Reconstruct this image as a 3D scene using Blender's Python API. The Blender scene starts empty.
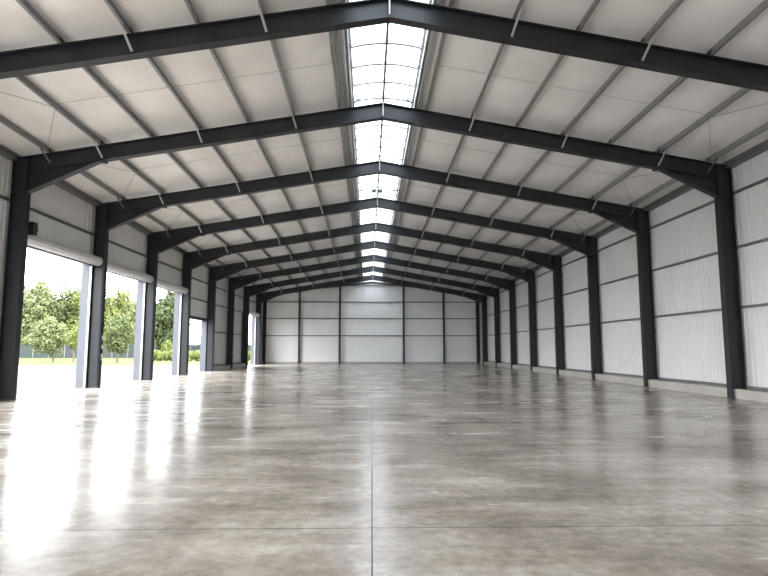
import bpy, bmesh, math, random
from mathutils import Vector, Matrix
from math import sin, cos, pi, radians, atan2, sqrt

C = bpy.context.scene.collection
random.seed(7)

# ------------------------------------------------------------------ helpers
class MB:
    """collects vertices and faces, then links them as ONE mesh object"""
    def __init__(s): s.v = []; s.f = []
    def hexa(s, p):                     # 8 points: bottom ring 0-3, top ring 4-7
        b = len(s.v); s.v += [tuple(q) for q in p]
        for q in ((0,3,2,1),(4,5,6,7),(0,1,5,4),(1,2,6,5),(2,3,7,6),(3,0,4,7)):
            s.f.append(tuple(b+i for i in q))
    def box(s, x0,x1,y0,y1,z0,z1):
        s.hexa([(x0,y0,z0),(x1,y0,z0),(x1,y1,z0),(x0,y1,z0),(x0,y0,z1),(x1,y0,z1),(x1,y1,z1),(x0,y1,z1)])
    def prism(s, ring0, ring1, caps=True):
        n = len(ring0); b = len(s.v)
        s.v += [tuple(q) for q in ring0] + [tuple(q) for q in ring1]
        for i in range(n):
            j = (i+1) % n; s.f.append((b+i, b+j, b+n+j, b+n+i))
        if caps:
            s.f.append(tuple(b+i for i in reversed(range(n)))); s.f.append(tuple(b+n+i for i in range(n)))
    def tube(s, p0, p1, r0, r1=None, n=8, up=None):
        r1 = r0 if r1 is None else r1
        p0 = Vector(p0); p1 = Vector(p1); d = (p1-p0).normalized()
        a = Vector((0,0,1)) if abs(d.z) < .9 else Vector((1,0,0))
        u = d.cross(a).normalized(); w = d.cross(u)
        s.prism([p0+(u*cos(2*pi*i/n)+w*sin(2*pi*i/n))*r0 for i in range(n)],
                [p1+(u*cos(2*pi*i/n)+w*sin(2*pi*i/n))*r1 for i in range(n)])
    def bar(s, p0, p1, w, h, side=None):   # rectangular bar: w across, h along the other way
        p0 = Vector(p0); p1 = Vector(p1); d = (p1-p0).normalized()
        a = Vector(side) if side else (Vector((0,0,1)) if abs(d.z) < .9 else Vector((0,1,0)))
        u = d.cross(a).normalized(); v = u.cross(d).normalized()
        off = [u*(-w/2)+v*(-h/2), u*(w/2)+v*(-h/2), u*(w/2)+v*(h/2), u*(-w/2)+v*(h/2)]
        s.prism([p0+o for o in off], [p1+o for o in off])
    def build(s, name, mat, parent=None, origin=None, smooth=False):
        me = bpy.data.meshes.new(name)
        o = origin or (0,0,0)
        pl = Vector(o)
        if parent is not None and origin is None: pl = parent.matrix_basis.translation
        me.from_pydata([tuple(Vector(q)-pl) for q in s.v], [], s.f)
        bm = bmesh.new(); bm.from_mesh(me); bmesh.ops.recalc_face_normals(bm, faces=bm.faces); bm.to_mesh(me); bm.free()
        if smooth:
            for p in me.polygons: p.use_smooth = True
        me.materials.append(mat)
        ob = bpy.data.objects.new(name, me); C.objects.link(ob)
        if parent is not None: ob.parent = parent
        else: ob.location = pl
        return ob

def tag(o, label, cat=None, group=None, kind=None):
    o['label'] = label
    if cat: o['category'] = cat
    if group: o['group'] = group
    if kind: o['kind'] = kind
    return o

def thing(name, label, cat, loc=(0,0,0), group=None):
    o = bpy.data.objects.new(name, None); C.objects.link(o); o.location = loc
    o.empty_display_size = .2
    return tag(o, label, cat, group)

def struct(o, label=None):
    o['kind'] = 'structure'
    if label: o['label'] = label
    return o

# every mesh below is drawn in world coordinates; build() subtracts the parent's place
# sub-parts: parent sits at (0,0,0) local of a part, so its world place is the thing's
def sub(mb, name, mat, part, thing_):
    ob = mb.build(name, mat, None, origin=thing_.location)
    ob.location = (0,0,0); ob.parent = part
    return ob

# ------------------------------------------------------------------ materials
def new_mat(name):
    m = bpy.data.materials.new(name); m.use_nodes = True
    nt = m.node_tree; b = nt.nodes['Principled BSDF']
    return m, nt, b
def simple(name, col, rough=.5, metal=0, spec=.5, var=0, scale=3, bump=0, bscale=20):
    m, nt, b = new_mat(name)
    b.inputs['Roughness'].default_value = rough; b.inputs['Metallic'].default_value = metal
    b.inputs['Specular IOR Level'].default_value = spec
    if var:
        tc = nt.nodes.new('ShaderNodeTexCoord'); n = nt.nodes.new('ShaderNodeTexNoise')
        n.inputs['Scale'].default_value = scale; n.inputs['Detail'].default_value = 4
        r = nt.nodes.new('ShaderNodeValToRGB')
        r.color_ramp.elements[0].position = .3; r.color_ramp.elements[1].position = .7
        r.color_ramp.elements[0].color = (*[c*(1-var) for c in col], 1)
        r.color_ramp.elements[1].color = (*[min(1, c*(1+var)) for c in col], 1)
        nt.links.new(tc.outputs['Object'], n.inputs['Vector']); nt.links.new(n.outputs['Fac'], r.inputs['Fac'])
        nt.links.new(r.outputs['Color'], b.inputs['Base Color'])
    else:
        b.inputs['Base Color'].default_value = (*col, 1)
    if bump:
        tc = nt.nodes.new('ShaderNodeTexCoord'); n = nt.nodes.new('ShaderNodeTexNoise'); n.inputs['Scale'].default_value = bscale
        bp = nt.nodes.new('ShaderNodeBump'); bp.inputs['Strength'].default_value = bump; bp.inputs['Distance'].default_value = .02
        nt.links.new(tc.outputs['Object'], n.inputs['Vector']); nt.links.new(n.outputs['Fac'], bp.inputs['Height']); nt.links.new(bp.outputs['Normal'], b.inputs['Normal'])
    return m

M = {}
M['steel'] = simple('dark_painted_steel', (.0115,.0142,.0172), .47, spec=.55, var=.15, scale=1.5)
M['casing'] = simple('dark_casing_sheet', (.010,.012,.015), .42, spec=.35)
M['galv'] = simple('galvanised_steel', (.28,.286,.286), .45, metal=.3, var=.18, scale=9)
M['galv_dull'] = simple('dull_galvanised_steel', (.15,.155,.155), .5, metal=.3, var=.15, scale=6)
M['brace'] = simple('bright_zinc_flat', (.42,.42,.41), .45, metal=.3, var=.1, scale=5)
M['rail'] = simple('grey_rail_steel', (.16,.165,.17), .5, metal=.3, var=.12, scale=5)
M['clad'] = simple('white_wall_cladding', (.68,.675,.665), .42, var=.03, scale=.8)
M['gable'] = simple('white_cladding_lightened', (.86,.86,.85), .42, var=.02, scale=.8)  # same white as the sides, colour raised to stand in for brighter light
M['kerb'] = simple('pale_kerb_steel', (.55,.56,.56), .45, metal=.2, var=.08, scale=6)
M['clad_out'] = simple('grey_outer_cladding', (.35,.37,.40), .5)
M['plinth'] = simple('beige_concrete_plinth', (.40,.372,.335), .7, var=.1, scale=2)
M['white_metal'] = simple('white_powder_coated_metal', (.75,.76,.78), .35, var=.04)
M['jamb'] = simple('blue_grey_door_frame_paint', (.085,.091,.106), .45, var=.06, scale=2)
M['shutter'] = simple('shutter_slat_metal', (.62,.62,.61), .35, metal=.3, var=.06)
M['black'] = simple('black_plastic', (.012,.013,.015), .4)
M['post'] = simple('gable_post_steel', (.035,.04,.046), .45)
M['white_dot'] = simple('white_sticker', (.8,.8,.8), .5)
M['pave'] = simple('pale_yard_concrete', (.066,.0625,.060), .8, var=.12, scale=.25)
M['bark'] = simple('tree_bark', (.09,.065,.045), .9, var=.3, scale=6)
M['fence'] = simple('green_grey_fence_mesh', (.013,.0195,.0175), .7, var=.2, scale=2)
M['fence_post'] = simple('pale_fence_post', (.07,.08,.08), .6)

def ceiling_mat():
    m, nt, b = new_mat('white_roof_liner')
    tc = nt.nodes.new('ShaderNodeTexCoord')
    n = nt.nodes.new('ShaderNodeTexNoise'); n.inputs['Scale'].default_value = .9; n.inputs['Detail'].default_value = 5
    r = nt.nodes.new('ShaderNodeValToRGB')
    r.color_ramp.elements[0].color = (.80,.782,.757,1); r.color_ramp.elements[1].color = (.90,.882,.857,1)
    r.color_ramp.elements[0].position = .3; r.color_ramp.elements[1].position = .7
    nt.links.new(tc.outputs['Object'], n.inputs['Vector']); nt.links.new(n.outputs['Fac'], r.inputs['Fac'])
    nt.links.new(r.outputs['Color'], b.inputs['Base Color'])
    n2 = nt.nodes.new('ShaderNodeTexNoise'); n2.inputs['Scale'].default_value = 1.4; n2.inputs['Detail'].default_value = 3
    bp = nt.nodes.new('ShaderNodeBump'); bp.inputs['Strength'].default_value = .5; bp.inputs['Distance'].default_value = .04
    nt.links.new(tc.outputs['Object'], n2.inputs['Vector']); nt.links.new(n2.outputs['Fac'], bp.inputs['Height'])
    nt.links.new(bp.outputs['Normal'], b.inputs['Normal'])
    b.inputs['Roughness'].default_value = .26
    return m
M['ceil'] = ceiling_mat()

def floor_mat():
    m, nt, b = new_mat('polished_concrete')
    N = nt.nodes.new; L = nt.links.new
    tc = N('ShaderNodeTexCoord')
    def noise(scale, det, rough=.55, dist=0, sx=1, sy=1):
        mp = N('ShaderNodeMapping'); mp.inputs['Scale'].default_value = (sx, sy, 1)
        L(tc.outputs['Object'], mp.inputs['Vector'])
        n = N('ShaderNodeTexNoise'); n.inputs['Scale'].default_value = scale; n.inputs['Detail'].default_value = det
        n.inputs['Roughness'].default_value = rough; n.inputs['Distortion'].default_value = dist
        L(mp.outputs['Vector'], n.inputs['Vector']); return n
    big = noise(.45, 6, .62, .6)
    r1 = N('ShaderNodeValToRGB'); r1.color_ramp.elements[0].position = .36; r1.color_ramp.elements[1].position = .66
    r1.color_ramp.elements[0].color = (.265,.226,.19,1); r1.color_ramp.elements[1].color = (.53,.478,.42,1)
    L(big.outputs['Fac'], r1.inputs['Fac'])
    fine = noise(9, 8, .7)
    r2 = N('ShaderNodeValToRGB'); r2.color_ramp.elements[0].position = .36; r2.color_ramp.elements[1].position = .64
    r2.color_ramp.elements[0].color = (.78,.78,.78,1); r2.color_ramp.elements[1].color = (1.16,1.16,1.16,1)
    L(fine.outputs['Fac'], r2.inputs['Fac'])
    st = noise(1.5, 6, .62, .3, .4, 1.5)
    r3 = N('ShaderNodeValToRGB'); r3.color_ramp.elements[0].position = .38; r3.color_ramp.elements[1].position = .62
    r3.color_ramp.elements[0].color = (.82,.81,.80,1); r3.color_ramp.elements[1].color = (1.12,1.12,1.13,1)
    L(st.outputs['Fac'], r3.inputs['Fac'])
    mul0 = N('ShaderNodeMix'); mul0.data_type = 'RGBA'; mul0.blend_type = 'MULTIPLY'; mul0.inputs[0].default_value = 1
    L(r2.outputs['Color'], mul0.inputs[6]); L(r3.outputs['Color'], mul0.inputs[7])
    mul = N('ShaderNodeMix'); mul.data_type = 'RGBA'; mul.blend_type = 'MULTIPLY'; mul.inputs[0].default_value = 1
    L(r1.outputs['Color'], mul.inputs[6]); L(mul0.outputs[2], mul.inputs[7])
    # saw-cut joints: one along the hall at x = 0, cross joints every 3.52 m
    sep = N('ShaderNodeSeparateXYZ'); L(tc.outputs['Object'], sep.inputs[0])
    def mth(op, a, bv=None):
        n = N('ShaderNodeMath'); n.operation = op
        if isinstance(a, (int, float)): n.inputs[0].default_value = a
        else: L(a, n.inputs[0])
        if bv is not None:
            if isinstance(bv, (int, float)): n.inputs[1].default_value = bv
            else: L(bv, n.inputs[1])
        return n.outputs[0]
    def joint(coord, period, offset, width):
        t = mth('ADD', coord, -offset + period*100.5)
        t = mth('MODULO', t, period); t = mth('ADD', t, -period/2); t = mth('ABSOLUTE', t)
        return mth('LESS_THAN', t, width)
    jx = mth('LESS_THAN', mth('ABSOLUTE', mth('ADD', sep.outputs['X'], -.005)), .0045)
    jy = joint(sep.outputs['Y'], 3.51, 4.61, .006)
    j = mth('MAXIMUM', jx, jy)
    mj = N('ShaderNodeMix'); mj.data_type = 'RGBA'
    L(j, mj.inputs[0]); L(mul.outputs[2], mj.inputs[6]); mj.inputs[7].default_value = (.03,.028,.025,1)
    L(mj.outputs[2], b.inputs['Base Color'])
    # polish
    rn = noise(1.6, 3, .5, .2, .4, 1.4)
    rr = N('ShaderNodeMapRange'); rr.inputs[1].default_value = .3; rr.inputs[2].default_value = .7
    rr.inputs[3].default_value = .14; rr.inputs[4].default_value = .30
    L(rn.outputs['Fac'], rr.inputs[0])
    rj = mth('MAXIMUM', rr.outputs[0], mth('MULTIPLY', j, .9))
    L(rj, b.inputs['Roughness'])
    bn = noise(1.3, 2, .4, 0, .45, 1)
    bp = N('ShaderNodeBump'); bp.inputs['Strength'].default_value = .16; bp.inputs['Distance'].default_value = .012
    L(bn.outputs['Fac'], bp.inputs['Height']); L(bp.outputs['Normal'], b.inputs['Normal'])
    b.inputs['IOR'].default_value = 1.43
    return m
M['floor'] = floor_mat()

def grass_mat():
    m, nt, b = new_mat('mown_grass')
    tc = nt.nodes.new('ShaderNodeTexCoord'); n = nt.nodes.new('ShaderNodeTexNoise'); n.inputs['Scale'].default_value = .4; n.inputs['Detail'].default_value = 6
    r = nt.nodes.new('ShaderNodeValToRGB'); r.color_ramp.elements[0].color = (.034,.046,.012,1); r.color_ramp.elements[1].color = (.055,.07,.021,1)
    nt.links.new(tc.outputs['Object'], n.inputs['Vector']); nt.links.new(n.outputs['Fac'], r.inputs['Fac']); nt.links.new(r.outputs['Color'], b.inputs['Base Color'])
    b.inputs['Roughness'].default_value = .9; b.inputs['Specular IOR Level'].default_value = .1
    return m
M['grass'] = grass_mat()

def leaf_mat(name, c0, c1):
    m, nt, b = new_mat(name)
    g = nt.nodes.new('ShaderNodeNewGeometry')
    r = nt.nodes.new('ShaderNodeValToRGB'); r.color_ramp.elements[0].color = (*c0,1); r.color_ramp.elements[1].color = (*c1,1)
    nt.links.new(g.outputs['Random Per Island'], r.inputs['Fac'])
    tr = nt.nodes.new('ShaderNodeBsdfTranslucent'); mx = nt.nodes.new('ShaderNodeMixShader'); mx.inputs[0].default_value = .3
    nt.links.new(r.outputs['Color'], b.inputs['Base Color']); nt.links.new(r.outputs['Color'], tr.inputs['Color'])
    b.inputs['Roughness'].default_value = .6; b.inputs['Specular IOR Level'].default_value = .2
    out = nt.nodes['Material Output']
    nt.links.new(b.outputs[0], mx.inputs[1]); nt.links.new(tr.outputs[0], mx.inputs[2]); nt.links.new(mx.outputs[0], out.inputs['Surface'])
    return m
M['leaf_mid'] = leaf_mat('mid_green_leaves', (.050,.068,.020), (.125,.145,.058))
M['leaf_pale'] = leaf_mat('pale_green_leaves', (.085,.105,.038), (.175,.194,.09))
M['leaf_dark'] = leaf_mat('dark_green_leaves', (.032,.047,.017), (.08,.098,.04))
M['leaf_yellow'] = leaf_mat('yellow_green_leaves', (.095,.115,.027), (.175,.196,.062))

def pane_mat():
    m, nt, b = new_mat('milky_skylight_sheet')
    tr = nt.nodes.new('ShaderNodeBsdfTransparent'); tr.inputs['Color'].default_value = (.33,.357,.385,1)
    tl = nt.nodes.new('ShaderNodeBsdfTranslucent'); tl.inputs['Color'].default_value = (.29,.312,.335,1)
    mx = nt.nodes.new('ShaderNodeMixShader'); mx.inputs[0].default_value = .35
    gl = nt.nodes.new('ShaderNodeBsdfGlossy'); gl.inputs['Roughness'].default_value = .2
    m2 = nt.nodes.new('ShaderNodeMixShader'); m2.inputs[0].default_value = .04
    nt.links.new(tr.outputs[0], mx.inputs[1]); nt.links.new(tl.outputs[0], mx.inputs[2])
    nt.links.new(mx.outputs[0], m2.inputs[1]); nt.links.new(gl.outputs[0], m2.inputs[2])
    nt.links.new(m2.outputs[0], nt.nodes['Material Output'].inputs['Surface'])
    return m
M['pane'] = pane_mat()

# ------------------------------------------------------------------ the building's lines
YF = [16.1 + 4.93*(k-1) for k in range(9)]      # nine portal frames
YG = 53.0                                       # inner face of the far gable wall
Y0 = -14.0                                       # near end, behind the viewer
XL = -10.08                                     # inner face of the left columns
def XR(Y): return 10.37 - .008*(Y-16)           # inner face of the right columns
def RX(Y): return .36 - .0075*(Y-11)            # the ridge
def RZ(Y): return 8.88 - .0175*(Y-11.17)        # top of the rafters at the ridge
SL = {-1: .167, 1: .181}
def roof(s, off, Y, h=0):                       # point on (or h above) the rafter tops
    return Vector((RX(Y) + s*off, Y, RZ(Y) - SL[s]*off + h))
def offx(s, x, Y): return s*(x - RX(Y))
CD = .43                                        # column depth
def colin(s, Y): return XL if s < 0 else XR(Y)
def colout(s, Y): return XL-CD-.02 if s < 0 else XR(Y)+CD
WL_IN, WL_OUT = -10.64, -10.84
def WR(Y): return XR(Y) + CD + .09              # inner face of the right cladding
PUR = [1.32, 2.69, 4.07, 5.47, 6.9, 8.37, 9.87] # purlin lines from the ridge
PH = .20
ORD = ['first','second','third','fourth','fifth','sixth','seventh','eighth','ninth']

# ------------------------------------------------------------------ floor, ground, sky
mb = MB(); mb.box(WL_OUT, 11.4, Y0, YG+.3, -.2, 0)
struct(mb.build('floor', M['floor']), 'polished grey concrete floor of the hall')
mb = MB(); mb.box(-90, WL_OUT, -30, 50.2, -.25, -.02)
struct(mb.build('pavement', M['pave']), 'pale concrete yard outside the roller doors')
mb = MB(); mb.box(-140, WL_OUT-.9, 50.2, 190, -.25, .0); 
struct(mb.build('lawn', M['grass']), 'grass strip beyond the yard')
mb = MB(); mb.box(WL_OUT-.9, 60, YG+.3, 190, -.3, -.04); mb.box(11.4, 60, -30, YG+.3, -.3, -.04)
mb.box(-140, -90, -30, 50.2, -.25, -.03); mb.box(WL_OUT, 11.4, -60, Y0, -.25, -.02)
struct(mb.build('ground', M['pave']), 'pale ground around the hall')

# ------------------------------------------------------------------ roof lining
BAYY = [Y0] + [-8.55, -3.62, 1.31, 6.24] + YF + [YG+.3]
def make_ceiling(s):
    mb = MB()
    stops = [1.0] + PUR + [11.2 if s < 0 else 10.75]
    offs = []
    for a, b in zip(stops[:-1], stops[1:]):
        n = 6 if b-a > .8 else 2
        offs += [(a + (b-a)*i/n, sin(pi*i/n) if b-a > .8 else 0) for i in range(n)]
    offs.append((stops[-1], 0))
    ys = []
    for a, b in zip(BAYY[:-1], BAYY[1:]):
        n = 6
        ys += [(a+(b-a)*i/n, i/n) for i in range(n)]
    ys.append((BAYY[-1], 0))
    rnd = random.Random(3+s)
    ph = [rnd.uniform(0, 6) for _ in range(40)]
    base = len(mb.v); nx = len(offs); 
    for (y, t) in ys:
        for i, (o, w) in enumerate(offs):
            sag = .035*w*(1+.5*sin(1.7*y+ph[i % 40]*1.0)) * (1-.6*math.exp(-((t-.5)*9)**2))
            mb.v.append(tuple(roof(s, o, y, PH - sag)))
    ny = len(ys)
    for j in range(ny-1):
        for i in range(nx-1):
            a = base + j*nx+i; mb.f.append((a, a+1, a+nx+1, a+nx))
    b2 = len(mb.v)
    e0, e1 = offs[0][0], offs[-1][0]+.25
    for y in (Y0, YG+.3):
        for o in (e0, e1): mb.v.append(tuple(roof(s, o, y, PH+.16)))
    mb.f.append((b2, b2+1, b2+3, b2+2))
    f0 = base; f1 = base+nx-1; g0 = base+(ny-1)*nx; g1 = g0+nx-1
    mb.f += [(f0, b2, b2+2, g0), (f1, b2+1, b2+3, g1)]
    ob = mb.build('ceiling', M['ceil'], smooth=True)
    struct(ob, 'white lined roof slope left of the skylight' if s < 0 else 'white lined roof slope right of the skylight')
for s in (-1, 1): make_ceiling(s)

# ------------------------------------------------------------------ walls
def ribbed(mb, axis, fixed, a0, a1, z0, z1f, inward, out, step=.2):
    """a cladding panel: slab with thin vertical ribs. axis 'y' = runs along the hall, 'x' = across it."""
    def P(a, d, z):
        base = fixed(a) if callable(fixed) else fixed
        return (base + d*inward, a, z) if axis == 'y' else (a, base + d*inward, z)
    def z1(a): return z1f(a) if callable(z1f) else z1f
    n = max(1, int((a1-a0)/2.5)) if callable(fixed) or callable(z1f) else 1
    for i in range(n):
        p, q = a0+(a1-a0)*i/n, a0+(a1-a0)*(i+1)/n
        mb.hexa([P(p,0,z0),P(q,0,z0),P(q,-out,z0),P(p,-out,z0),P(p,0,z1(p)),P(q,0,z1(q)),P(q,-out,z1(q)),P(p,-out,z1(p))])
    k = math.ceil(a0/step)
    while k*step < a1-.03:
        a = k*step
        if a > a0+.03:
            w0, w1, d = .026, .012, .014
            mb.hexa([P(a-w0,-.004,z0),P(a+w0,-.004,z0),P(a+w1,d,z0),P(a-w1,d,z0),
                     P(a-w0,-.004,z1(a)),P(a+w0,-.004,z1(a)),P(a+w1,d,z1(a)),P(a-w1,d,z1(a))])
        k += 1

def eave_in(s, x):
    return lambda Y: roof(s, offx(s, x(Y) if callable(x) else x, Y), Y, PH-.02).z
# right wall
mb = MB()
ribbed(mb, 'y', WR, Y0, YG+.2, .0, eave_in(1, WR), -1, .2)
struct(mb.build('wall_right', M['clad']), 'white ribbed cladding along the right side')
mb = MB()
n = 12
for i in range(n):
    a, b = Y0+(YG-Y0)*i/n, Y0+(YG-Y0)*(i+1)/n
    mb.hexa([(XR(a)+.1,a,0),(XR(b)+.1,b,0),(WR(b)+.1,b,0),(WR(a)+.1,a,0),(XR(a)+.1,a,.27),(XR(b)+.1,b,.27),(WR(b)+.1,b,.27),(WR(a)+.1,a,.27)])
struct(mb.build('baseboard_right', M['plinth']), 'low beige concrete plinth under the right wall')

# left wall with its openings: bay -> head height
DOORS = {1: 4.62, 2: 4.58, 3: 4.54, 7: 4.45}
LOW = {4: 3.22}
HEADS = dict(DOORS); HEADS.update(LOW)
JW = .16
def bay(k): return YF[k], (YF[k+1] if k < 8 else YG)
mb = MB(); eL = eave_in(-1, WL_IN)
NEAR = [(YF[0]+.2, YF[1]-2.0), (6.44, YF[0]-.2), (1.51, 6.04), (-3.42, 1.11), (-8.35, -3.82), (Y0+.4, -8.75)]   # unseen openings in the near bays, added to let in more daylight
ribbed(mb, 'y', WL_IN, Y0, YF[1], 4.62, eL, 1, .2)
edge = [Y0] + sorted(v for ab in NEAR for v in ab) + [YF[1]]
for a, b in zip(edge[::2], edge[1::2]): ribbed(mb, 'y', WL_IN, a, b, 0, 4.62, 1, .2, 9)
for k in range(1, 9):
    a, b = bay(k)
    if k == 8: b = YG+.2
    if k in HEADS:
        ribbed(mb, 'y', WL_IN, a, b, HEADS[k], eL, 1, .2)
        ribbed(mb, 'y', WL_IN, a-.0, a+JW, 0, HEADS[k], 1, .2, 9)
        ribbed(mb, 'y', WL_IN, b-JW, b, 0, HEADS[k], 1, .2, 9)
    else:
        ribbed(mb, 'y', WL_IN, a, b, 0, eL, 1, .2)
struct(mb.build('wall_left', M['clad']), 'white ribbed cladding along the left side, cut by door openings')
mb = MB()
for k in [5, 6, 8]:
    a, b = bay(k)
    mb.box(WL_IN-.05, XL-.12, a, b, 0, .27)
struct(mb.build('baseboard_left', M['plinth']), 'low concrete plinth under the closed left wall bays')

# far gable wall
mb = MB()
def gz(x):
    s = -1 if x < RX(YG) else 1
    return roof(s, abs(x-RX(YG)), YG, PH+.05).z
xr = RX(YG)
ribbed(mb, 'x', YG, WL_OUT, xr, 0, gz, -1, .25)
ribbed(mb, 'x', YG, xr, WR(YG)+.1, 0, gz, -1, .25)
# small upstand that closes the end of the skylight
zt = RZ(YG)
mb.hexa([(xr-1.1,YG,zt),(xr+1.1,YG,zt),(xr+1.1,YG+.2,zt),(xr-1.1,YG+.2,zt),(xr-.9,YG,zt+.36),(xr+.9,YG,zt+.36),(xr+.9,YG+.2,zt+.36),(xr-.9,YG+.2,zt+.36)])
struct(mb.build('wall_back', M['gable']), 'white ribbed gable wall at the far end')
mb = MB(); mb.box(XL+.1, XR(YG)-.1, YG-.16, YG+.1, 0, .2)
struct(mb.build('baseboard_back', M['plinth']), 'low plinth under the far gable wall')

mb = MB()
for x0, x1, z0, z1 in ((WL_OUT, -5, 0, 9), (5, WR(Y0)+.2, 0, 9), (-5, 5, 5.2, 9.2)): mb.box(x0, x1, Y0-.2, Y0, z0, z1)  # gap in the middle is an unseen doorway added to bring daylight in
struct(mb.build('wall_front', M['clad']), 'white gable wall behind the viewer, its big doorway added for daylight')

# ------------------------------------------------------------------ portal frames
FLAB = [
 'dark steel portal frame crossing the very top, its columns outside the view',
 'dark steel portal frame with columns at both edges of the view',
 'dark steel portal frame standing between the first and second roller doors',
 'dark steel portal frame standing between the second and third roller doors',
 'dark steel portal frame between third roller door and the low open doorway',
 'dark steel portal frame just past the low open doorway on the left',
 'dark steel portal frame between the two blank left wall bays',
 'dark steel portal frame just before the far bright doorway',
 'dark steel portal frame last in the row, directly before the gable wall']
FW = .115      # half flange width
def frame(k):
    Y = YF[k]; t = thing('portal_frame', FLAB[k], 'steel frame', (RX(Y), Y, 0), 'steel portal frames of the hall')
    for s in (-1, 1):
        xi, xo = colin(s, Y), colout(s, Y)
        ztop = roof(s, offx(s, xo, Y), Y).z; zin = roof(s, offx(s, xi, Y), Y).z
        # column: inner flange, web, outer flange
        mb = MB()
        f = .022
        def q(x, y, z): return (x, y, z)
        for (xa, xb) in ((xi, xi+s*f), (xo-s*f, xo)):
            za, zb = roof(s, offx(s, xa, Y), Y, -.003).z, roof(s, offx(s, xb, Y), Y, -.003).z
            mb.hexa([(xa,Y-FW,0),(xb,Y-FW,0),(xb,Y+FW,0),(xa,Y+FW,0),(xa,Y-FW,za),(xb,Y-FW,zb),(xb,Y+FW,zb),(xa,Y+FW,za)])
        mb.hexa([(xi,Y-.009,0),(xo,Y-.009,0),(xo,Y+.009,0),(xi,Y+.009,0),(xi,Y-.009,zin),(xo,Y-.009,ztop),(xo,Y+.009,ztop),(xi,Y+.009,zin)])
        col = mb.build('column', M['steel'], t)
        mb = MB(); xa, xb = sorted((xi-s*.02, xo+s*.0)); mb.box(xa, xb, Y-FW-.015, Y+FW+.015, 0, .018)
        sub(mb, 'base_plate', M['steel'], col, t)
        # stiffeners at the knee
        hz = 5.97 - .0105*(Y-16)
        mb = MB()
        for z in (hz-.03,):
            mb.hexa([(xi,Y-FW*.9,z),(xo,Y-FW*.9,z),(xo,Y+FW*.9,z),(xi,Y+FW*.9,z),(xi,Y-FW*.9,z+.018),(xo,Y-FW*.9,z+.018),(xo,Y+FW*.9,z+.018),(xi,Y+FW*.9,z+.018)])
        sub(mb, 'stiffener', M['steel'], col, t)
        # rafter
        RD = .465; oe = offx(s, xi, Y)
        mb = MB()
        def sl(o0, o1, h0, h1, y0, y1):
            a, b = roof(s, o0, Y), roof(s, o1, Y)
            mb.hexa([a+Vector((0,y0,h0)), b+Vector((0,y0,h0)), b+Vector((0,y1,h0)), a+Vector((0,y1,h0)),
                     a+Vector((0,y0,h1)), b+Vector((0,y0,h1)), b+Vector((0,y1,h1)), a+Vector((0,y1,h1))])
        oo = offx(s, xo, Y)
        sl(.012, oo, -.022, 0, -FW, FW)
        sl(.012, oe, -RD, -RD+.022, -FW, FW)
        sl(.012, oe, -RD, 0, -.009, .009)
        raf = mb.build('rafter', M['steel'], t)
        # haunch
        oh = 8.35; mb = MB()
        a = roof(s, oh, Y, -RD+.01); b = roof(s, oe, Y, -RD+.01); c = Vector((xi, Y, hz))
        mb.prism([a+Vector((0,-.009,0)), b+Vector((0,-.009,0)), c+Vector((0,-.009,0))], [a+Vector((0,.009,0)), b+Vector((0,.009,0)), c+Vector((0,.009,0))])
        a2 = a + Vector((0,0,-.02))
        u = Vector((0,0,-.022))
        mb.hexa([a2+Vector((0,-FW,0)), c+Vector((0,-FW,0)), c+Vector((0,FW,0)), a2+Vector((0,FW,0)),
                 a2+Vector((0,-FW,0))-u, c+Vector((0,-FW,0))-u, c+Vector((0,FW,0))-u, a2+Vector((0,FW,0))-u])
        # end cleat where the haunch starts
        mb.box(min(a.x, a.x-s*.16), max(a.x, a.x-s*.16), Y-FW, Y+FW, a.z-.045, a.z-.0)
        mb.build('haunch', M['steel'], t)
        # fly braces: galvanised flats from a purlin down to the bottom flange
        for i in (1, 3, 5, 6):
            o = PUR[i]; mb = MB()
            p = roof(s, o+.02, Y-.42, .02); r = roof(s, o-.10, Y-FW+.01, -RD+.06 if i != 6 else -.32)
            mb.bar(p, r, .05, .012, side=(0,1,0.3)); mb.bar(p, r, .012, .035, side=(0,1,0.3))
            mb.build('fly_brace', M['brace'] if i != 6 else M['galv_dull'], t)
        # purlin cleats
        for i, o in enumerate(PUR):
            mb = MB()
            a = roof(s, o - .018, Y, 0); b = roof(s, o - .010, Y, 0)
            mb.hexa([a+Vector((0,-.07,0)), b+Vector((0,-.07,0)), b+Vector((0,.07,0)), a+Vector((0,.07,0)),
                     a+Vector((0,-.07,.16)), b+Vector((0,-.07,.16)), b+Vector((0,.07,.16)), a+Vector((0,.07,.16))])
            mb.build('purlin_cleat', M['steel'], t)
    # apex plates and the flat strap down their face
    mb = MB(); a = roof(-1, 0, Y); mb.box(a.x-.012, a.x+.012, Y-FW, Y+FW, a.z-.49, a.z-.004)
    mb.build('apex_plate', M['steel'], t)
    mb = MB(); mb.bar((a.x, Y-.16, a.z+.05), (a.x+.0, Y-FW-.012, a.z-.42), .035, .012, side=(0,1,.2))
    mb.build('apex_strap', M['brace'], t)
    # round-cornered sheet casing round the foot of columns beside doors
    cas = {2: 4.45, 3: 4.4, 4: 4.36, 5: 3.25, 8: 4.3}
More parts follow.
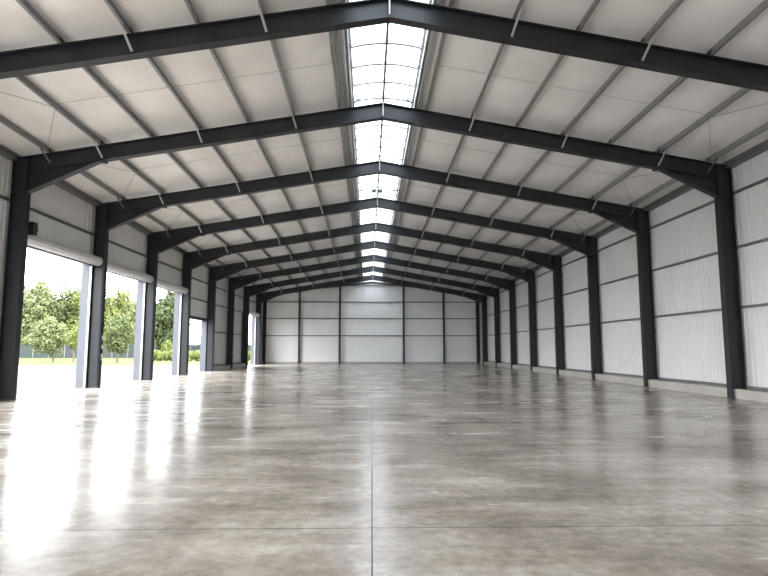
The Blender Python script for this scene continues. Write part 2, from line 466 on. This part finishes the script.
    if k in cas:
        mb = MB(); x0, x1 = XL-CD+.01, XL+.012; r = .07; ring = []
        y0, y1 = Y-.135, Y+.135
        for cxp, cyp, a0 in ((x1-r, y1-r, 0), (x0+r, y1-r, 90), (x0+r, y0+r, 180), (x1-r, y0+r, 270)):
            for i in range(7):
                an = radians(a0+90*i/6); ring.append((cxp+r*cos(an), cyp+r*sin(an)))
        mb.prism([(x, y, .025) for x, y in ring], [(x, y, cas[k]) for x, y in ring])
        ob = mb.build('column_casing', M['casing'], t)
        if k == 2:
            for z, h in ((1.83, .16), (1.50, .15), (1.12, .24)):
                m2 = MB(); m2.box(XL+.011, XL+.018, Y-.02, Y+.075, z-h/2, z+h/2)
                st = sub(m2, 'sticker', M['white_dot'], ob, t); st['label'] = 'small white sticker'
    return t
frames = [frame(k) for k in range(9)]

# ------------------------------------------------------------------ purlins and eaves beams
def purlin_mesh(s, o, mb, y0, y1, depth=PH-.005):
    # Z section: bottom flange towards the ridge, top flange towards the eaves
    w, tk, lip = .07, .006, .02
    prof = [(-w, lip), (-w, 0), (0, 0), (0, depth), (w, depth), (w, depth-lip)]
    inner = [(-w+tk, lip), (-w+tk, tk), (-tk, tk), (-tk, depth-tk+.0), (-tk, depth), (0, depth)]
    def ring(Y, pts): return [roof(s, o+a, Y, b) + Vector((0,0,SL[s]*a)) for a, b in pts]
    for (a, b) in (((-w, 0), (0, tk)), ((-tk, 0), (0, depth)), ((0, depth-tk), (w, depth)), ((-w, 0), (-w+tk, lip)), ((w-tk, depth-lip), (w, depth))):
        pts = [(a[0], a[1]), (b[0], a[1]), (b[0], b[1]), (a[0], b[1])]
        mb.prism(ring(y0, pts), ring(y1, pts))
for s, side in ((-1, 'left'), (1, 'right')):
    for i, o in enumerate(PUR):
        mb = MB(); purlin_mesh(s, o, mb, Y0, YG-.02)
        which = ['beside the skylight on the left' if s < 0 else 'beside the skylight on the right'] 
        lab = ('galvanised steel purlin running %s' % which[0]) if i == 0 else (
              'galvanised steel purlin under %s roof slope, %s from the skylight' % (side, ORD[i]) if i < 6 else
              'galvanised steel purlin under %s roof slope, last before the eaves' % side)
        tag(mb.build('purlin', M['galv']), lab, 'purlin', 'roof purlins')
    mb = MB()
    for a, b in zip(BAYY[:-1], BAYY[1:]):
        b = min(b, YG-.02)
        x = (lambda Y: WL_IN+.13) if s < 0 else (lambda Y: WR(Y)-.13)
        def pp(Y, dx, h): 
            xx = x(Y)+dx*s; return Vector((xx, Y, roof(s, offx(s, xx, Y), Y).z + h))
        for (x0, x1, h0, h1) in ((-.012, 0, -.05, PH-.02), (-.09, .12, -.05, -.04)):
            mb.hexa([pp(a,x0,h0),pp(a,x1,h0),pp(b,x1,h0),pp(b,x0,h0),pp(a,x0,h1),pp(a,x1,h1),pp(b,x1,h1),pp(b,x0,h1)])
    tag(mb.build('eaves_beam', M['galv_dull']), 'galvanised eaves beam along the top of the %s wall' % side, 'eaves beam', 'eaves beams')

# ------------------------------------------------------------------ sag rods
BN = {-1: 'nearest roof bay, above the first visible frame', 0: 'roof bay just before first roller door', 1: 'roof bay beside first roller door',
      2: 'roof bay beside second roller door', 3: 'roof bay beside third roller door', 4: 'roof bay beside the low open doorway',
      5: 'roof bay beside the nearer blank left wall bay', 6: 'roof bay beside the farther blank left wall bay', 7: 'roof bay beside the far bright doorway'}
for k in range(-1, 8):
    ya = YF[k] if k >= 0 else 6.24; yb = YF[k+1]; ym = (ya+yb)/2
    for s, side in ((-1, 'left'), (1, 'right')):
        t = thing('sag_rod', 'thin sag rod on %s slope, %s' % (side, BN[k]), 'sag rod', roof(s, 5.5, ym, .12), 'sag rods between purlins')
        mb = MB(); mb.tube(roof(s, PUR[0], ym, .14), roof(s, PUR[5], ym, .14), .0045, n=6); mb.build('rod', M['galv'], t)
        for yy in (ya+.12, yb-.12):
            mb = MB(); mb.tube(roof(s, PUR[5], ym, .05), roof(s, PUR[6] if yy > ym else PUR[6]+.0, yy, .03), .006, n=6)
            mb.build('diagonal_tie', M['rail'], t)

# ------------------------------------------------------------------ wall rails
def rail(name_label, pts, dz=.07, mat='rail', depth=.10, cat='wall rail', group='side wall rails'):
    """a C-section rail through the given inner-edge points; depth towards the wall given per point"""
    mb = MB()
    for (x0, x1, y0, y1, z0) in pts:
        mb.hexa([(x0[0],y0,z0),(x0[1],y0,z0),(x1[1],y1,z0),(x1[0],y1,z0),(x0[0],y0,z0+.012),(x0[1],y0,z0+.012),(x1[1],y1,z0+.012),(x1[0],y1,z0+.012)])
        mb.hexa([(x0[0],y0,z0+dz-.012),(x0[1],y0,z0+dz-.012),(x1[1],y1,z0+dz-.012),(x1[0],y1,z0+dz-.012),(x0[0],y0,z0+dz),(x0[1],y0,z0+dz),(x1[1],y1,z0+dz),(x1[0],y1,z0+dz)])
        w0 = x0[0]+(x0[1]-x0[0])*.12; w1 = x1[0]+(x1[1]-x1[0])*.12
        mb.hexa([(x0[0],y0,z0),(w0,y0,z0),(w1,y1,z0),(x1[0],y1,z0),(x0[0],y0,z0+dz),(w0,y0,z0+dz),(w1,y1,z0+dz),(x1[0],y1,z0+dz)])
    return tag(mb.build('wall_rail', M[mat]), name_label, cat, group)
for z, nm in ((.285, 'lowest of four on right wall, just above the plinth'), (2.60, 'second from floor on the right wall'), (4.38, 'third from floor on the right wall'), (6.03, 'topmost below the right eaves')):
    rail('long grey wall rail, ' + nm, [((WR(a)-.085, WR(a)-.006), (WR(b)-.085, WR(b)-.006), a, b, z) for a, b in zip(BAYY[:-1], BAYY[1:-1]+[YG])])
xl = (WL_IN+.085, WL_IN+.006)
rail('long grey wall rail above the roller doors on the left wall', [(xl, xl, Y0, YF[4], 5.70)])
rail('grey wall rail high above the low open doorway, below left eaves', [(xl, xl, YF[4], YG, 5.55)])
rail('grey wall rail level with the shutter boxes, above low open doorway', [(xl, xl, YF[4], YF[7], 4.36)])
rail('grey wall rail across the two blank left bays at mid height', [(xl, xl, YF[5], YF[7], 2.53)])
rail('lowest grey wall rail across the two blank left bays', [(xl, xl, YF[5], YF[7], .285)])
rail('dark head rail over the low open doorway', [(xl, xl, YF[4]+.1, YF[5]-.1, 3.22)], dz=.12, mat='steel')

# ------------------------------------------------------------------ far gable: posts, rails, rafter
GP = [(-6.87, 'dark gable post first from the left corner'), (-3.04, 'dark gable post left of the middle panel'),
      (3.02, 'dark gable post right of the middle panel'), (6.85, 'dark gable post first from the right corner')]
def ipost(mb, x, y, z1, hw=.09, hd=.1, tk=.014):
    mb.box(x-hw, x+hw, y-hd, y-hd+tk, 0, z1); mb.box(x-hw, x+hw, y+hd-tk, y+hd, 0, z1); mb.box(x-tk/2, x+tk/2, y-hd, y+hd, 0, z1)
def grz(x): return 7.66 - .105*abs(x-xr)      # underside of the gable rafter
for x, lab in GP:
    t = thing('gable_post', lab, 'post', (x, YG-.2, 0), 'gable wall posts')
    mb = MB(); ipost(mb, x, YG-.2, grz(x)+.02); mb.build('shaft', M['post'], t)
    mb = MB(); mb.box(x-.13, x+.13, YG-.33, YG-.07, 0, .02); mb.build('base_plate', M['post'], t)
for x, lab in ((XL-.07, 'dark corner post in the left corner of the gable'), (XR(YG)+.02, 'dark corner post in the right corner of the gable')):
    t = thing('corner_post', lab, 'post', (x, YG-.25, 0), 'gable corner posts')
    mb = MB(); ipost(mb, x, YG-.25, 6.2, .15, .15, .018); mb.build('shaft', M['steel'], t)
    mb = MB(); mb.box(x-.18, x+.18, YG-.43, YG-.07, 0, .02); mb.build('base_plate', M['steel'], t)
mb = MB()
for s in (-1, 1):
    xe = XL-.3 if s < 0 else XR(YG)+.3
    a = Vector((xr, YG-.22, grz(xr))); b = Vector((xe, YG-.22, grz(xe)))
    for (h0, h1, d) in ((0, .02, .10), (.14, .16, .10), (0, .16, .012)):
        mb.hexa([a+Vector((0,-d,h0)), b+Vector((0,-d,h0)), b+Vector((0,d,h0)), a+Vector((0,d,h0)), a+Vector((0,-d,h1)), b+Vector((0,-d,h1)), b+Vector((0,d,h1)), a+Vector((0,d,h1))])
tag(mb.build('gable_rafter', M['post']), 'shallow dark rafter along the top of the far gable wall', 'rafter')
xs = [XL-.0] + [p[0] for p in GP] + [XR(YG)]
for z, nm in ((2.62, 'lowest of three'), (4.25, 'middle of three'), (5.83, 'topmost of three')):
    mb = MB(); mb.box(XL-.4, XR(YG)+.35, YG-.095, YG-.005, z, z+.012); mb.box(XL-.4, XR(YG)+.35, YG-.095, YG-.085, z, z+.08); mb.box(XL-.4, XR(YG)+.35, YG-.095, YG-.005, z+.068, z+.08)
    tag(mb.build('wall_rail', M['rail']), 'grey rail across the far gable wall, ' + nm, 'wall rail', 'gable wall rails')
mb = MB(); mb.box(XL-.2, XR(YG)+.2, YG-.1, YG-.0, 7.44, 7.47)
struct(mb.build('trim_1', M['rail']), 'thin flashing line high on the far gable wall')

# ------------------------------------------------------------------ ridge skylight
sky = thing('ridge_skylight', 'long arched ridge skylight of milky panes between grey kerbs', 'skylight', (RX(20), 20, RZ(20)))
HW = .93
def arc(Y, u, lift=0):    # u -1..1
    return Vector((RX(Y)+u*HW, Y, RZ(Y) + .10 + .135*(1-u*u) + lift))
mb = MB(); n = 12; ya, yb = Y0, YG+.1
for Y in (ya, yb):
    for i in range(n+1): mb.v.append(tuple(arc(Y, -1+2*i/n)))
for i in range(n): mb.f.append((i, i+1, n+2+i, n+1+i))
mb.build('glazing', M['pane'], sky, smooth=True)
def rib_mb(Y, w=.038, h=.075):
    m = MB()
    for i in range(10):
        a = arc(Y, -1+2*i/10, -.03); b = arc(Y, -1+2*(i+1)/10, -.03)
        m.hexa([a+Vector((0,-w,-h/2)), b+Vector((0,-w,-h/2)), b+Vector((0,w,-h/2)), a+Vector((0,w,-h/2)),
                a+Vector((0,-w,h/2)), b+Vector((0,-w,h/2)), b+Vector((0,w,h/2)), a+Vector((0,w,h/2))])
    return m
Y = 5.25
while Y < YG-.2:
    rib_mb(Y).build('rib', M['brace'], sky)
    Y += .986
for s in (-1, 1):
    mb = MB()
    def kp(Y, o, h): return Vector((RX(Y)+s*o, Y, RZ(Y)+h))
    for (o0, o1, h0, h1) in ((.93, .955, -.12, .14), (.87, .955, .085, .105), (.955, 1.34, .0, .012), (1.0, 1.012, -.13, 0), (1.14, 1.19, -.06, .0), (1.0,1.05,-.13,-.12)):
        a, b = Y0, YG-.02
        mb.hexa([kp(a,o0,h0),kp(a,o1,h0),kp(b,o1,h0),kp(b,o0,h0),kp(a,o0,h1),kp(a,o1,h1),kp(b,o1,h1),kp(b,o0,h1)])
    mb.build('kerb', M['kerb'], sky)
mb = MB()
a, b = Vector((RX(Y0), Y0, RZ(Y0)+.03)), Vector((RX(YG-.1), YG-.1, RZ(YG-.1)+.03))
mb.hexa([a+Vector((-.03,0,-.02)), a+Vector((.03,0,-.02)), b+Vector((.03,0,-.02)), b+Vector((-.03,0,-.02)),
         a+Vector((-.03,0,.05)), a+Vector((.03,0,.05)), b+Vector((.03,0,.05)), b+Vector((-.03,0,.05))])
mb.build('ridge_bar', M['galv_dull'], sky)
# vent opener gear below the panes
Yo = 25.2
op = thing('vent_opener', 'small grey vent opener motor hung in the middle of the skylight', 'vent opener', (RX(Yo), Yo, RZ(Yo)+.1))
for dx in (-.17, .13):
    mb = MB(); mb.box(RX(Yo)+dx-.1, RX(Yo)+dx+.1, Yo-.12, Yo+.12, RZ(Yo)+.06, RZ(Yo)+.16); mb.tube((RX(Yo)+dx-.1, Yo, RZ(Yo)+.07),(RX(Yo)+dx+.1, Yo, RZ(Yo)+.07), .05, n=10)
    mb.build('motor', M['galv_dull'], op)
mb = MB(); mb.tube((RX(Yo)-.9, Yo, RZ(Yo)+.115), (RX(Yo)+.9, Yo, RZ(Yo)+.115), .014); mb.build('drive_shaft', M['galv'], op)
def bracket(s, Yb, label):
    t = thing('vent_bracket', label, 'bracket', (RX(Yb)+s*.9, Yb, RZ(Yb)+.08), 'skylight vent brackets')
    p = Vector((RX(Yb)+s*.93, Yb, RZ(Yb)+.03)); q = Vector((RX(Yb)+s*.74, Yb-.05, RZ(Yb)+.04))
    mb = MB(); mb.tube(p+Vector((0,-.3,0)), q, .012); mb.build('stay', M['galv'], t)
    mb = MB(); mb.tube(p+Vector((0,.25,0)), q, .012); mb.build('stay', M['galv'], t)
    mb = MB(); mb.box(q.x-.05, q.x+.05, q.y-.04, q.y+.04, q.z-.03, q.z+.04); mb.build('hinge', M['galv_dull'], t)
bracket(-1, 16.0, 'small white stay bracket left in the skylight bay before first roller door')
bracket(1, 16.0, 'small white stay bracket right in the skylight bay before first roller door')
bracket(-1, 25.0, 'small stay bracket on left kerb beside the vent opener motor')
bracket(1, 25.0, 'small stay bracket on right kerb beside the vent opener motor')

# ------------------------------------------------------------------ roller shutters on the left
SN = {1: 'first raised roller shutter, in the nearest and largest doorway', 2: 'second raised roller shutter, in the middle doorway of three',
      3: 'third raised roller shutter, beside the low open doorway', 7: 'raised roller shutter over the far bright doorway by the gable'}
CZ = {1: 4.70, 2: 4.64, 3: 4.60, 7: 4.46}
for k in (1, 2, 3, 7):
    a, b = bay(k); a += .14; b -= .05
    t = thing('roller_shutter', SN[k], 'roller shutter', (-10.3, (a+b)/2, CZ[k]), 'roller shutters on the left')
    xc, zc, r = -10.33, CZ[k], .185
    mb = MB(); ring = []
    nn = 20
    for i in range(nn):
        an = 2*pi*i/nn; rr = r*(1 if i % 2 else .955); ring.append((xc+rr*cos(an), zc+rr*sin(an)))
    mb.prism([(x, a+.05, z) for x, z in ring], [(x, b-.05, z) for x, z in ring])
    mb.build('coil', M['shutter'], t)
    mb = MB(); mb.box(xc-.20, xc-.14, a+.05, b-.05, HEADS[k]-.05, zc+.02); mb.build('curtain', M['shutter'], t)
    mb = MB(); mb.box(xc-.22, xc-.11, a+.05, b-.05, HEADS[k]-.12, HEADS[k]-.05); mb.build('bottom_bar', M['rail'], t)
    for y in (a+.02, b-.05):
        mb = MB(); ring = [(xc+.19*cos(2*pi*i/16), zc+.19*sin(2*pi*i/16)) for i in range(16)]
        ring = [(max(x, WL_IN+.01), z) for x, z in ring]
        mb.prism([(x, y, z) for x, z in ring], [(x, y+.025, z) for x, z in ring]); mb.build('end_plate', M['rail'], t)
    # guide channels and door frame lining at both jambs
    ya0, yb0 = bay(k)
    for y0, y1 in ((ya0+JW, ya0+JW+.03), (yb0-JW-.03, yb0-JW)):
        mb = MB(); mb.box(WL_OUT-.03, WL_IN+.14, y0, y1, 0, HEADS[k]-.02)
        jb = mb.build('door_jamb', M['jamb'], t)
        mb = MB(); yy = y1 if y0 < (ya0+yb0)/2 else y0-.05
        mb.box(WL_IN+.09, WL_IN+.11, yy, yy+.05, 0, HEADS[k]-.05); mb.box(WL_IN+.14, WL_IN+.165, yy-.01, yy+.06, 0, HEADS[k]-.05)
        sub(mb, 'guide_channel', M['shutter'], jb, t)
    if k == 1:
        mb = MB(); ym = a+.16
        mb.tube((xc+.17, ym-.10, zc+.27), (xc+.17, ym+.16, zc+.27), .16, n=14); mb.box(xc+.02, xc+.33, ym-.08, ym+.12, zc+.08, zc+.46)
        mt = mb.build('motor', M['black'], t)
        m2 = MB()
        for i in range(5):
            an = 2*pi*i/5+.3; m2.tube((xc+.17+.09*cos(an), ym-.115, zc+.27+.09*sin(an)), (xc+.17+.09*cos(an), ym-.10, zc+.27+.09*sin(an)), .013, n=6)
        sub(m2, 'bolt', M['galv'], mt, t)
# low doorway lining
a, b = bay(4)
t = thing('door_lining', 'blue grey lining of the low open doorway in the left wall', 'door frame', (WL_IN, (a+b)/2, 0))
for y0, y1 in ((a+JW, a+JW+.03), (b-JW-.03, b-JW)):
    mb = MB(); mb.box(WL_OUT-.03, WL_IN+.12, y0, y1, 0, 3.2); mb.build('jamb', M['jamb'], t)
mb = MB(); mb.box(WL_OUT-.03, WL_IN+.04, a+JW, b-JW, 3.19, 3.22); mb.build('head', M['jamb'], t)
mb = MB(); mb.box(WL_OUT-.02, WL_OUT+.1, a+JW+.03, b-JW-.03, 0, .03); mb.build('threshold', M['rail'], t)

# ------------------------------------------------------------------ outside: fence, hedge, trees
FY = 87
fx = [-64 + 2.4*i for i in range(22)]
fn = thing('boundary_fence', 'long green grey mesh fence with pale posts across the grass', 'fence', (-40, FY, 0))
for x in fx:
    mb = MB(); mb.box(x-.09, x+.09, FY-.09, FY+.09, 0, 2.15); mb.box(x-.11, x+.11, FY-.11, FY+.11, 2.15, 2.19); mb.build('fence_post', M['fence_post'], fn)
for x0, x1 in zip(fx[:-1], fx[1:]):
    mb = MB()
    mb.box(x0+.09, x1-.09, FY-.012, FY+.012, .08, 1.95); mb.box(x0+.09, x1-.09, FY-.035, FY+.035, 1.95, 2.02); mb.box(x0+.09, x1-.09, FY-.03, FY+.03, .04, .1)
    mb.build('fence_panel', M['fence'], fn)

def leaves(mb, blobs, n, size, rnd, shell=.55):
    tot = sum(b[3]*b[4]*b[5] for b in blobs)
    for (cx, cy, cz, rx, ry, rz) in blobs:
        m = int(n*rx*ry*rz/tot)+1
        for _ in range(m):
            while True:
                d = Vector((rnd.gauss(0,1), rnd.gauss(0,1), rnd.gauss(0,1)))
                if d.length > .01: break
            d.normalize(); rr = shell + (1-shell)*rnd.random()**.6
            wob = 1 + .16*sin(5*d.x+cx)*cos(4*d.z+cz) + .08*sin(9*d.y+3*d.z)
            p = Vector((cx+d.x*rx*rr*wob, cy+d.y*ry*rr*wob, cz+d.z*rz*rr*wob))
            nrm = (d + Vector((rnd.gauss(0,.6), rnd.gauss(0,.6), rnd.gauss(0,.6)+.25))).normalized()
            u = nrm.cross(Vector((rnd.gauss(0,1), rnd.gauss(0,1), rnd.gauss(0,1)))).normalized(); v = nrm.cross(u)
            s = size*rnd.uniform(.6, 1.35)
            b0 = len(mb.v)
            mb.v += [tuple(p-u*s), tuple(p-v*s*.55+nrm*s*.12), tuple(p+u*s), tuple(p+v*s*.55+nrm*s*.12)]
            mb.f.append((b0, b0+1, b0+2, b0+3))
def tree(name, label, x, y, h, w, seed, mat, clear=.12, n=2600, size=.28, group=None, lean=0):
    rnd = random.Random(seed)
    t = thing(name, label, 'tree', (x, y, 0), group)
    mb = MB(); r = .018*h+.03; th = h*.62
    pts = [Vector((x + lean*i/4 + (rnd.uniform(-.1,.1) if i else 0), y, th*i/4)) for i in range(5)]
    for i in range(4): mb.tube(pts[i], pts[i+1]+Vector((0,0,.02)), r*(1-.2*i), r*(1-.2*(i+1)), n=8)
    for i in range(6):
        an = rnd.uniform(0, 6.28); q = pts[2+i % 3]
        mb.tube(q, q+Vector((cos(an)*w*.28, sin(an)*w*.28, h*.14)), r*.45, r*.15, n=6)
    mb.build('trunk', M['bark'], t)
    mb = MB(); blobs = []
    z0 = h*clear; H = h-z0
    for i in range(13):
        f = (i+.5)/13; an = i*2.4 + rnd.random()
        env = sin(pi*min(.97, .16+.80*f))**.75
        rad = w*.5*env*.58; rr = w*.5*env*.52
        b = rr*rnd.uniform(.85,1.2)
        blobs.append((x+lean+cos(an)*rad*.85, y+sin(an)*rad*.85, z0+H*(.10+.82*f), b, b, H*.145*rnd.uniform(.9,1.25)))
    blobs.append((x+lean, y, z0+H*.5, w*.3, w*.3, H*.42))
    leaves(mb, blobs, n, size, rnd)
    mb.build('crown', mat, t, smooth=False)
    return t
def fx_at(px, Y): return (px-371.8)/555*Y*1.0 + 0*px
bg = [  # px, Y, height, width, material, label
 (-2, 99, 12.6, 8.5, 'leaf_mid', 'large tree behind the fence, half hidden by the nearest left column'),
 (24, 97, 12.4, 8.0, 'leaf_mid', 'tall tree behind the fence, leftmost in the first roller doorway'),
 (49, 96, 13.0, 8.0, 'leaf_pale', 'tall pale tree behind the fence, middle of the first roller doorway'),
 (76, 98, 12.4, 8.4, 'leaf_mid', 'tall tree behind the fence, at the right of the first roller doorway'),
 (101, 97, 12.2, 8.2, 'leaf_yellow', 'tall yellow green tree behind the column between first two roller doors'),
 (127, 100, 11.9, 8.2, 'leaf_yellow', 'yellow green tree in the second roller doorway, behind the fence'),
 (146, 97, 10.6, 6.0, 'leaf_pale', 'pale tree at the right edge of the second roller doorway'),
 (159, 104, 9.6, 5.0, 'leaf_yellow', 'lower yellow green tree at the left of the third roller doorway'),
 (174, 80, 9.4, 5.6, 'leaf_dark', 'dark green tree in the third roller doorway'),
]
for i, (px, Y, h, w, m, lab) in enumerate(bg):
    tree('tree', lab, (px-372)/555*Y*1.012, Y, h*1.08, w*1.05, 20+i, M[m], n=11000, size=.23, group='trees beyond the fence', clear=.02)
tree('young_tree', 'young round pale tree in front of the fence in the first roller doorway', -35.0, 62.3, 5.3, 4.4, 61, M['leaf_pale'], clear=.12, n=5200, size=.135, group='young trees on the grass', lean=-.7)
tree('young_tree', 'slim yellow green sapling beside the far jamb of the first roller doorway', -32.4, 61.4, 3.9, 1.7, 62, M['leaf_yellow'], clear=.34, n=900, size=.15, group='young trees on the grass')
tree('young_tree', 'young round tree in front of the fence in the second roller doorway', -26.2, 58.2, 5.2, 3.4, 63, M['leaf_mid'], clear=.16, n=4800, size=.13, group='young trees on the grass')
tree('shrub', 'small round shrub before the dark tree in the third roller doorway', -27.6, 76.0, 2.7, 2.2, 64, M['leaf_yellow'], clear=.05, n=900, size=.16)

def hedge(label, x0, x1, y, h, d, mat, n):
    rnd = random.Random(int(x0*10)); mb = MB(); blobs = []
    m = int((x1-x0)/.8)
    for i in range(m+1):
        blobs.append((x0+(x1-x0)*i/m, y+rnd.uniform(-.2,.2), h*.5, .75, d*.5, h*.5*rnd.uniform(.9,1.08)))
    leaves(mb, blobs, n, .13, rnd, .7)
    return tag(mb.build('hedge', mat), label, 'hedge')
hedge('low clipped hedge on the grass seen through third roller doorway', -26.5, -19.6, 66, 1.25, 1.4, M['leaf_yellow'], 3800)
hedge('low hedge on the grass seen through the low open doorway', -19.0, -13, 66, 1.3, 1.4, M['leaf_yellow'], 3300)
hedge('wide dark hedge growing along the back of the mesh fence', -66, -28, 91.5, 3.4, 2.2, M['leaf_mid'], 9000)
hedge('taller dark hedge far off through the low open doorway', -31, -20, 92, 2.4, 1.6, M['leaf_dark'], 3300)

# ------------------------------------------------------------------ light: overcast daylight
w = bpy.data.worlds.new('overcast_sky'); bpy.context.scene.world = w; w.use_nodes = True
nt = w.node_tree; bgn = nt.nodes['Background']
tc = nt.nodes.new('ShaderNodeTexCoord'); sep = nt.nodes.new('ShaderNodeSeparateXYZ')
r = nt.nodes.new('ShaderNodeValToRGB')
r.color_ramp.elements[0].position = 0; r.color_ramp.elements[0].color = (.52,.532,.545,1)
r.color_ramp.elements[1].position = 1; r.color_ramp.elements[1].color = (1.35,1.41,1.47,1)
nt.links.new(tc.outputs['Generated'], sep.inputs[0]); nt.links.new(sep.outputs['Z'], r.inputs['Fac']); nt.links.new(r.outputs['Color'], bgn.inputs['Color'])
bgn.inputs['Strength'].default_value = 10.5
try: w.cycles.sampling_method = 'MANUAL'; w.cycles.sample_map_resolution = 256
except Exception: pass

# ------------------------------------------------------------------ camera
cam = bpy.data.cameras.new('camera'); co = bpy.data.objects.new('camera', cam); C.objects.link(co)
cam.sensor_width = 36; cam.lens = 555/768*36; cam.clip_end = 400
co.location = (0, 0, 1.42)
co.rotation_euler = (radians(90+6.2596), 0, -radians(1.2462))
sc = bpy.context.scene; sc.camera = co
vs = sc.view_settings; vs.view_transform = 'Standard'; vs.look = 'None'; vs.gamma = 1; vs.use_curve_mapping = False
vs.exposure = 0.62
try:
    sc.cycles.use_denoising = True
    sc.cycles.max_bounces = 10; sc.cycles.diffuse_bounces = 7; sc.cycles.transparent_max_bounces = 12
    sc.cycles.sample_clamp_indirect = 9
except Exception: pass
